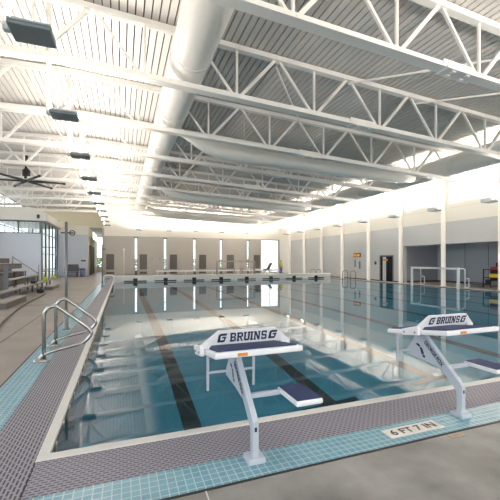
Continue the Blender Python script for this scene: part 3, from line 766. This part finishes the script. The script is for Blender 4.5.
# ------------------------------------------------------------------ left deck things
hose = fillet([(-2.15,11.9,.012),(-2.1,10.9,.012),(-2.08,9.6,.012),(-2.0,8.4,.012),(-1.78,6.43,.012),(-1.5,5.2,.012)], .8, 8)
o = MB().tube(hose, .016, 8).build('hose','hose'); tag(o,'dark hose lying in a curve on the tan deck beside the bleachers','hose')
g = MB(); g.prism([(-1.393,5.0),(-1.383,5.0),(-1.393,9.0),(-1.403,9.0)],'z',-.01,.002); g.box((-6,9.0,-.01),(-.91,9.012,.0015)); g.box((-6,13.5,-.01),(-.91,13.512,.0015)); struct('trim_deck_joint', g, 'joint')
g = MB(); g.box((.34,-3,-.01),(.346,1.478,.0015)); g.box((-.9,.8,-.01),(16,.806,.0015)); struct('trim_near_joint', g, 'coping')

# bleachers
t = thing('bleachers','aluminium bleachers rising in tiers along the side deck','bleachers',(0,0,0))
for k in range(7):
    x = -2.56-.40*k; z = .28+.19*k
    y0,y1 = (8.3,16.7) if k == 0 else ((11.0,15.6) if k < 3 else (8.3,15.6))
    if k == 6: y1 = 14.2
    MB().box((x-.17,y0,z-.035),(x,y1,z),.006).build('seat_plank','alu',t)
    if k:
        MB().box((x-.02,y0,z-.30),(x+.18,y1,z-.27),.004).build('foot_plank','alu',t)
        MB().box((x-.18,y0+.02,z-.24),(x-.17,y1-.02,z-.06)).build('riser_board','riser',t)
    if k > 1: MB().box((x-.215,y0+.02,z+.07),(x-.19,y1-.25,z+.25),.004).build('backrest','riser',t)
    y = y0+.15
    while y < y1:
        MB().box((x-.13,y-.02,0 if k<3 else z-.5),(x-.09,y+.02,z-.035)).build('support_post','riser',t); y += 1.45
MB().box((-3.80,8.3,.0),(-3.76,10.95,.80)).build('back_panel','wall_blue',t)
MB().box((-2.95,10.93,.0),(-2.85,11.0,.90)).build('end_post','frame',t)
MB().box((-3.75,10.95,.0),(-2.95,11.0,.62)).build('end_panel','riser',t)
MB().tube([(-3.55,8.3,1.05),(-3.55,11.0,1.05)], .02, 8).build('guard_rail','alu',t)
MB().tube([(-3.55,11.0,.8),(-3.55,11.0,1.25)], .022, 8).build('rail_post','alu',t)
MB().tube([(-3.83,15.3,1.15),(-2.98,15.3,.51)], .02, 8).build('sloping_rail','alu',t)
for x,z0,z1 in ((-3.83,.7,1.2),(-2.98,.2,.86),(-2.72,.0,.86)): MB().tube([(x,15.3,z0),(x,15.3,z1)], .02, 8).build('rail_post','alu',t)
for loc,s,lab in (((-2.36,9.25,0),(.13,.8,.15),'low step block at the foot of the bleachers, nearer one'),((-2.36,14.3,0),(.13,.7,.13),'low step block at the foot of the bleachers, further one')):
    u = thing('step_block',lab,'step',loc,'bleacher step blocks')
    MB().box((-s[0],-s[1],.0),(s[0],s[1],s[2]-.03)).build('step_body','riser',u); MB().box((-s[0]-.01,-s[1]-.01,s[2]-.03),(s[0]+.01,s[1]+.01,s[2]),.005).build('step_top','alu',u)
def bag(loc, s, m, lab):
    u = thing('sports_bag', lab, 'bag', loc)
    b = MB(); b.box((-s[0],-s[1],0),(s[0],s[1],s[2]), min(s)*.35); b.build('bag_body', m, u)
    MB().tube(fillet([(0,-s[1]*.5,s[2]*.9),(0,-s[1]*.3,s[2]*1.4),(0,s[1]*.3,s[2]*1.4),(0,s[1]*.5,s[2]*.9)],.04), .009, 6).build('handle','black',u)
bag((-2.65,12.9,.28),(.07,.16,.09),'black','black bag lying on the lowest bleacher plank')
bag((-2.63,14.55,.28),(.07,.10,.15),'lime','lime green bag on the lowest bleacher plank')
bag((-2.36,12.4,0),(.09,.12,.13),'black','black bag on the deck under the lowest plank')
bag((-2.63,16.4,.28),(.07,.16,.10),'lime','lime and dark bundle at the far tip of the lowest plank')
# bench and bin at the back wall
def bench(loc, lab, w, tiers):
    u = thing('locker_bench', lab, 'bench', loc, 'dark benches by the pale end wall')
    MB().box((-w,-.18,.27),(w,.18,.31),.006).build('seat','bench',u); MB().box((-w,.14,.34),(w,.19,tiers),.006).build('backrest','bench',u)
    for x in (-w+.08,w-.08): MB().box((x-.03,-.15,0),(x+.03,.15,.27)).build('leg','bench',u)
bench((-2.95,24.4,0),'dark bench by the pale end wall, nearer one',.42,.60)
bench((-3.0,25.1,0),'dark bench against the pale end wall, behind the other',.36,.78)
u = thing('litter_bin','blue litter bin with dark lid at the end of the side deck','bin',(-2.36,24.7,0))
MB().lathe((0,0,0),[(.14,0),(.165,.45)],20).build('bin_body','blue_bin',u); MB().lathe((0,0,.45),[(.175,0),(.175,.04),(.11,.07)],20).build('lid','black',u)
u = thing('wall_sign','small dark plate on the pale end wall above the bin','sign',(-2.38,25.498,1.02)); MB().box((-.15,-.02,-.05),(.15,0,.05),.004).build('plate','frame',u); MB().box((-.12,-.023,-.03),(.12,-.02,.03)).build('plate_face','dark',u)
u = thing('wall_speaker','small dark speaker on the cream office fascia','speaker',(-4.0,20.445,3.28)); MB().box((-.06,-.06,-.1),(.06,0,.1),.01).build('casing','dark',u); MB().box((-.04,-.064,-.07),(.04,-.06,.07)).build('grille','black',u)

# ceiling fan
fx, fy_ = -3.30, 14.9
u = thing('ceiling_fan','big black ceiling fan hanging above the bleachers','fan',(fx,fy_,0))
MB().tube([(0,0,4.05),(0,0,4.95)], .05, 12).build('drop_rod','black',u)
MB().lathe((0,0,3.92),[(.08,0),(.13,.05),(.13,.42),(.07,.5)],20).build('motor','black',u)
for i in range(6):
    a = math.radians(60*i); ca,sa = math.cos(a),math.sin(a)
    b = MB().tube([(ca*.05,sa*.05,3.97),(ca*1.22,sa*1.22,3.95)], [.05,.035], 6).build('blade','dark',u)
    MB().tube([(ca*1.21,sa*1.21,3.95),(ca*1.29,sa*1.29,3.95)], [.05,.045], 6).build('blade_tip','black',b)

# pool lift beyond the far pool edge
u = thing('pool_lift','pool access lift with black seat on white frame at the far deck','pool lift',(9.55,22.2,0))
MB().box((-.2,-.15,0),(.2,.15,.06),.01).build('base_plate','plastic',u)
MB().tube([(.12,0,.06),(.12,0,.75)], .03, 10).build('mast','plastic',u)
MB().tube(fillet([(.12,0,.72),(.22,0,.86),(-.15,0,.62)],.05), .025, 8).build('lift_arm','plastic',u)
MB().box((-.28,-.17,.40),(.06,.17,.47),.02).build('seat','black',u)
MB().prism([(-.02,.47),(.06,.47),(.30,.84),(.20,.88)],'y',-.16,.16,.01).build('backrest','black',u)
MB().box((-.26,-.14,.18),(-.20,.14,.40)).build('foot_rest','plastic',u)

# ------------------------------------------------------------------ person
def skin_mesh(name, chains, m, parent, sub=1):
    """chains: list of (points, radii, parent-index pairs) -> one skinned surface"""
    verts, edges, rad = [], [], []
    idx = {}
    for pts in chains:
        prev = None
        for key,co,r in pts:
            if key not in idx:
                idx[key] = len(verts); verts.append(Vector(co)*H); rad.append(r*H)
            if prev is not None: edges.append((prev, idx[key]))
            prev = idx[key]
    me = bpy.data.meshes.new(name); me.from_pydata(verts, edges, []); me.materials.append(M[m])
    o = bpy.data.objects.new(name, me); C.objects.link(o)
    o.modifiers.new('s','SKIN')
    for i,r in enumerate(rad):
        v = me.skin_vertices[0].data[i]; v.radius = (r,r); v.use_root = (i==0)
    sm = o.modifiers.new('d','SUBSURF'); sm.levels = sub; sm.render_levels = sub
    bpy.context.view_layer.update()
    out = bpy.data.meshes.new_from_object(o.evaluated_get(bpy.context.evaluated_depsgraph_get()))
    bpy.data.objects.remove(o); out.materials.clear(); out.materials.append(M[m]); out.name = name
    for p in out.polygons: p.use_smooth = True
    q = bpy.data.objects.new(name, out); C.objects.link(q)
    if parent: q.parent = parent
    return q
per = thing('person','person in lime top and blue trousers standing on the far deck by the corner','person',(10.66,22.4,0),rz=.35)
S = 1.04
def sc(pts): return [(k,(x*S,y*S,z*S),r*S) for k,x,y,z,r in pts] if False else [(k,(c[0]*S,c[1]*S,c[2]*S),r*S) for k,c,r in pts]
legs, arms = [], []
body = [[('pel',(0,0,.53),.075),('waist',(0,0,.63),.068),('chest',(0,0,.76),.082),('neck0',(0,0,.855),.040),('neck1',(0,-.004,.885),.030),('head',(0,-.008,.925),.050),('crown',(0,-.006,.975),.046)]]
for s in (-1,1):
    body.append([('pel',(0,0,.53),.075),(f'hip{s}',(s*.055,0,.50),.054),(f'knee{s}',(s*.062,-.012*s,.28),.036),(f'ank{s}',(s*.066,.006,.045),.022),(f'heel{s}',(s*.067,.015,.02),.020),(f'toe{s}',(s*.075,-.09,.014),.014)])
    body.append([('chest',(0,0,.76),.082),(f'sh{s}',(s*.105,0,.815),.036),(f'elb{s}',(s*.150,.012,.64),.027),(f'wr{s}',(s*.150,-.05,.505),.018),(f'palm{s}',(s*.150,-.062,.465),.016)])
    for j in range(4):
        yy = -.082+.013*j; L = (.036,.044,.042,.032)[j]
        body.append([(f'palm{s}',(s*.150,-.062,.465),.016),(f'f{s}{j}a',(s*.148,yy,.442),.0055),(f'f{s}{j}b',(s*.141,yy-.003,.442-L*.6),.005),(f'f{s}{j}c',(s*.131,yy-.004,.442-L),.004)])
    body.append([(f'palm{s}',(s*.150,-.062,.465),.016),(f't{s}a',(s*.142,-.088,.455),.0065),(f't{s}b',(s*.136,-.098,.432),.005)])
skin_mesh('body', [sc(c) for c in body], 'skin', per)
top = [[('waist',(0,0,.56),.082),('w2',(0,0,.65),.078),('chest',(0,0,.765),.092),('nk',(0,0,.845),.050)]]
for s in (-1,1): top.append([('chest',(0,0,.765),.092),(f'sh{s}',(s*.107,0,.815),.043),(f'el{s}',(s*.135,.006,.70),.036)])
skin_mesh('vest', [sc(c) for c in top], 'hiviz', per)
tr = [[('wa',(0,0,.575),.074),('pel',(0,0,.53),.082)]]
for s in (-1,1): tr.append([('pel',(0,0,.53),.082),(f'hip{s}',(s*.056,0,.49),.062),(f'knee{s}',(s*.063,-.012*s,.28),.045),(f'an{s}',(s*.066,.006,.06),.034)])
skin_mesh('trousers', [sc(c) for c in tr], 'trouser', per)
skin_mesh('hair', [sc([('a',(0,.02,.93),.040),('b',(0,.012,.975),.048),('c',(0,-.02,.995),.030)])], 'hair', per)
fc = MB()
for s in (-1,1): fc.lathe((s*.018*S,-.055*S,.932*S),[(.004,-.003),(.006,0),(.004,.003)],8)
fc.box((-.014*S,-.057*S,.902*S),(.014*S,-.048*S,.906*S)); fc.build('eyes_and_mouth','black',per)
fc = MB(); fc.prism([(-.052*S,.934*S),(-.068*S,.916*S),(-.050*S,.912*S)],'x',-.006*S,.006*S)
for s in (-1,1): fc.box((s*.047*S-.005,-.012*S,.915*S),(s*.047*S+.005,.008*S,.943*S),.003)
fc.build('nose_and_ears','skin',per)

# ------------------------------------------------------------------ world, camera, view
w = bpy.data.worlds.new('World'); bpy.context.scene.world = w; w.use_nodes = True
nt = w.node_tree; bg = nt.nodes['Background']
tc = nt.nodes.new('ShaderNodeTexCoord'); sp = nt.nodes.new('ShaderNodeSeparateXYZ'); cr = nt.nodes.new('ShaderNodeValToRGB')
cr.color_ramp.elements[0].position = .45; cr.color_ramp.elements[0].color = (.55,.58,.55,1)
cr.color_ramp.elements[1].position = .6; cr.color_ramp.elements[1].color = (.93,.96,1,1)
mr = nt.nodes.new('ShaderNodeMapRange'); mr.inputs['From Min'].default_value = -1
nt.links.new(tc.outputs['Generated'], sp.inputs[0]); nt.links.new(sp.outputs['Z'], mr.inputs['Value'])
nt.links.new(mr.outputs['Result'], cr.inputs['Fac']); nt.links.new(cr.outputs['Color'], bg.inputs['Color'])
bg.inputs['Strength'].default_value = 2.6

cam = bpy.data.cameras.new('camera'); co = bpy.data.objects.new('camera', cam); C.objects.link(co)
cam.sensor_width = 36; cam.lens = 346.6/500*36; cam.shift_y = 11/500; cam.clip_end = 300; cam.clip_start = .05
co.location = (0,0,H); co.rotation_euler = (PI/2,0,-math.radians(20.34))
sc_ = bpy.context.scene; sc_.camera = co
vs = sc_.view_settings; vs.view_transform = 'Standard'; vs.look = 'None'; vs.exposure = .5; vs.gamma = 1; vs.use_curve_mapping = False
sc_.cycles.max_bounces = 10; sc_.cycles.diffuse_bounces = 6; sc_.cycles.glossy_bounces = 5; sc_.cycles.transmission_bounces = 6; sc_.cycles.transparent_max_bounces = 10
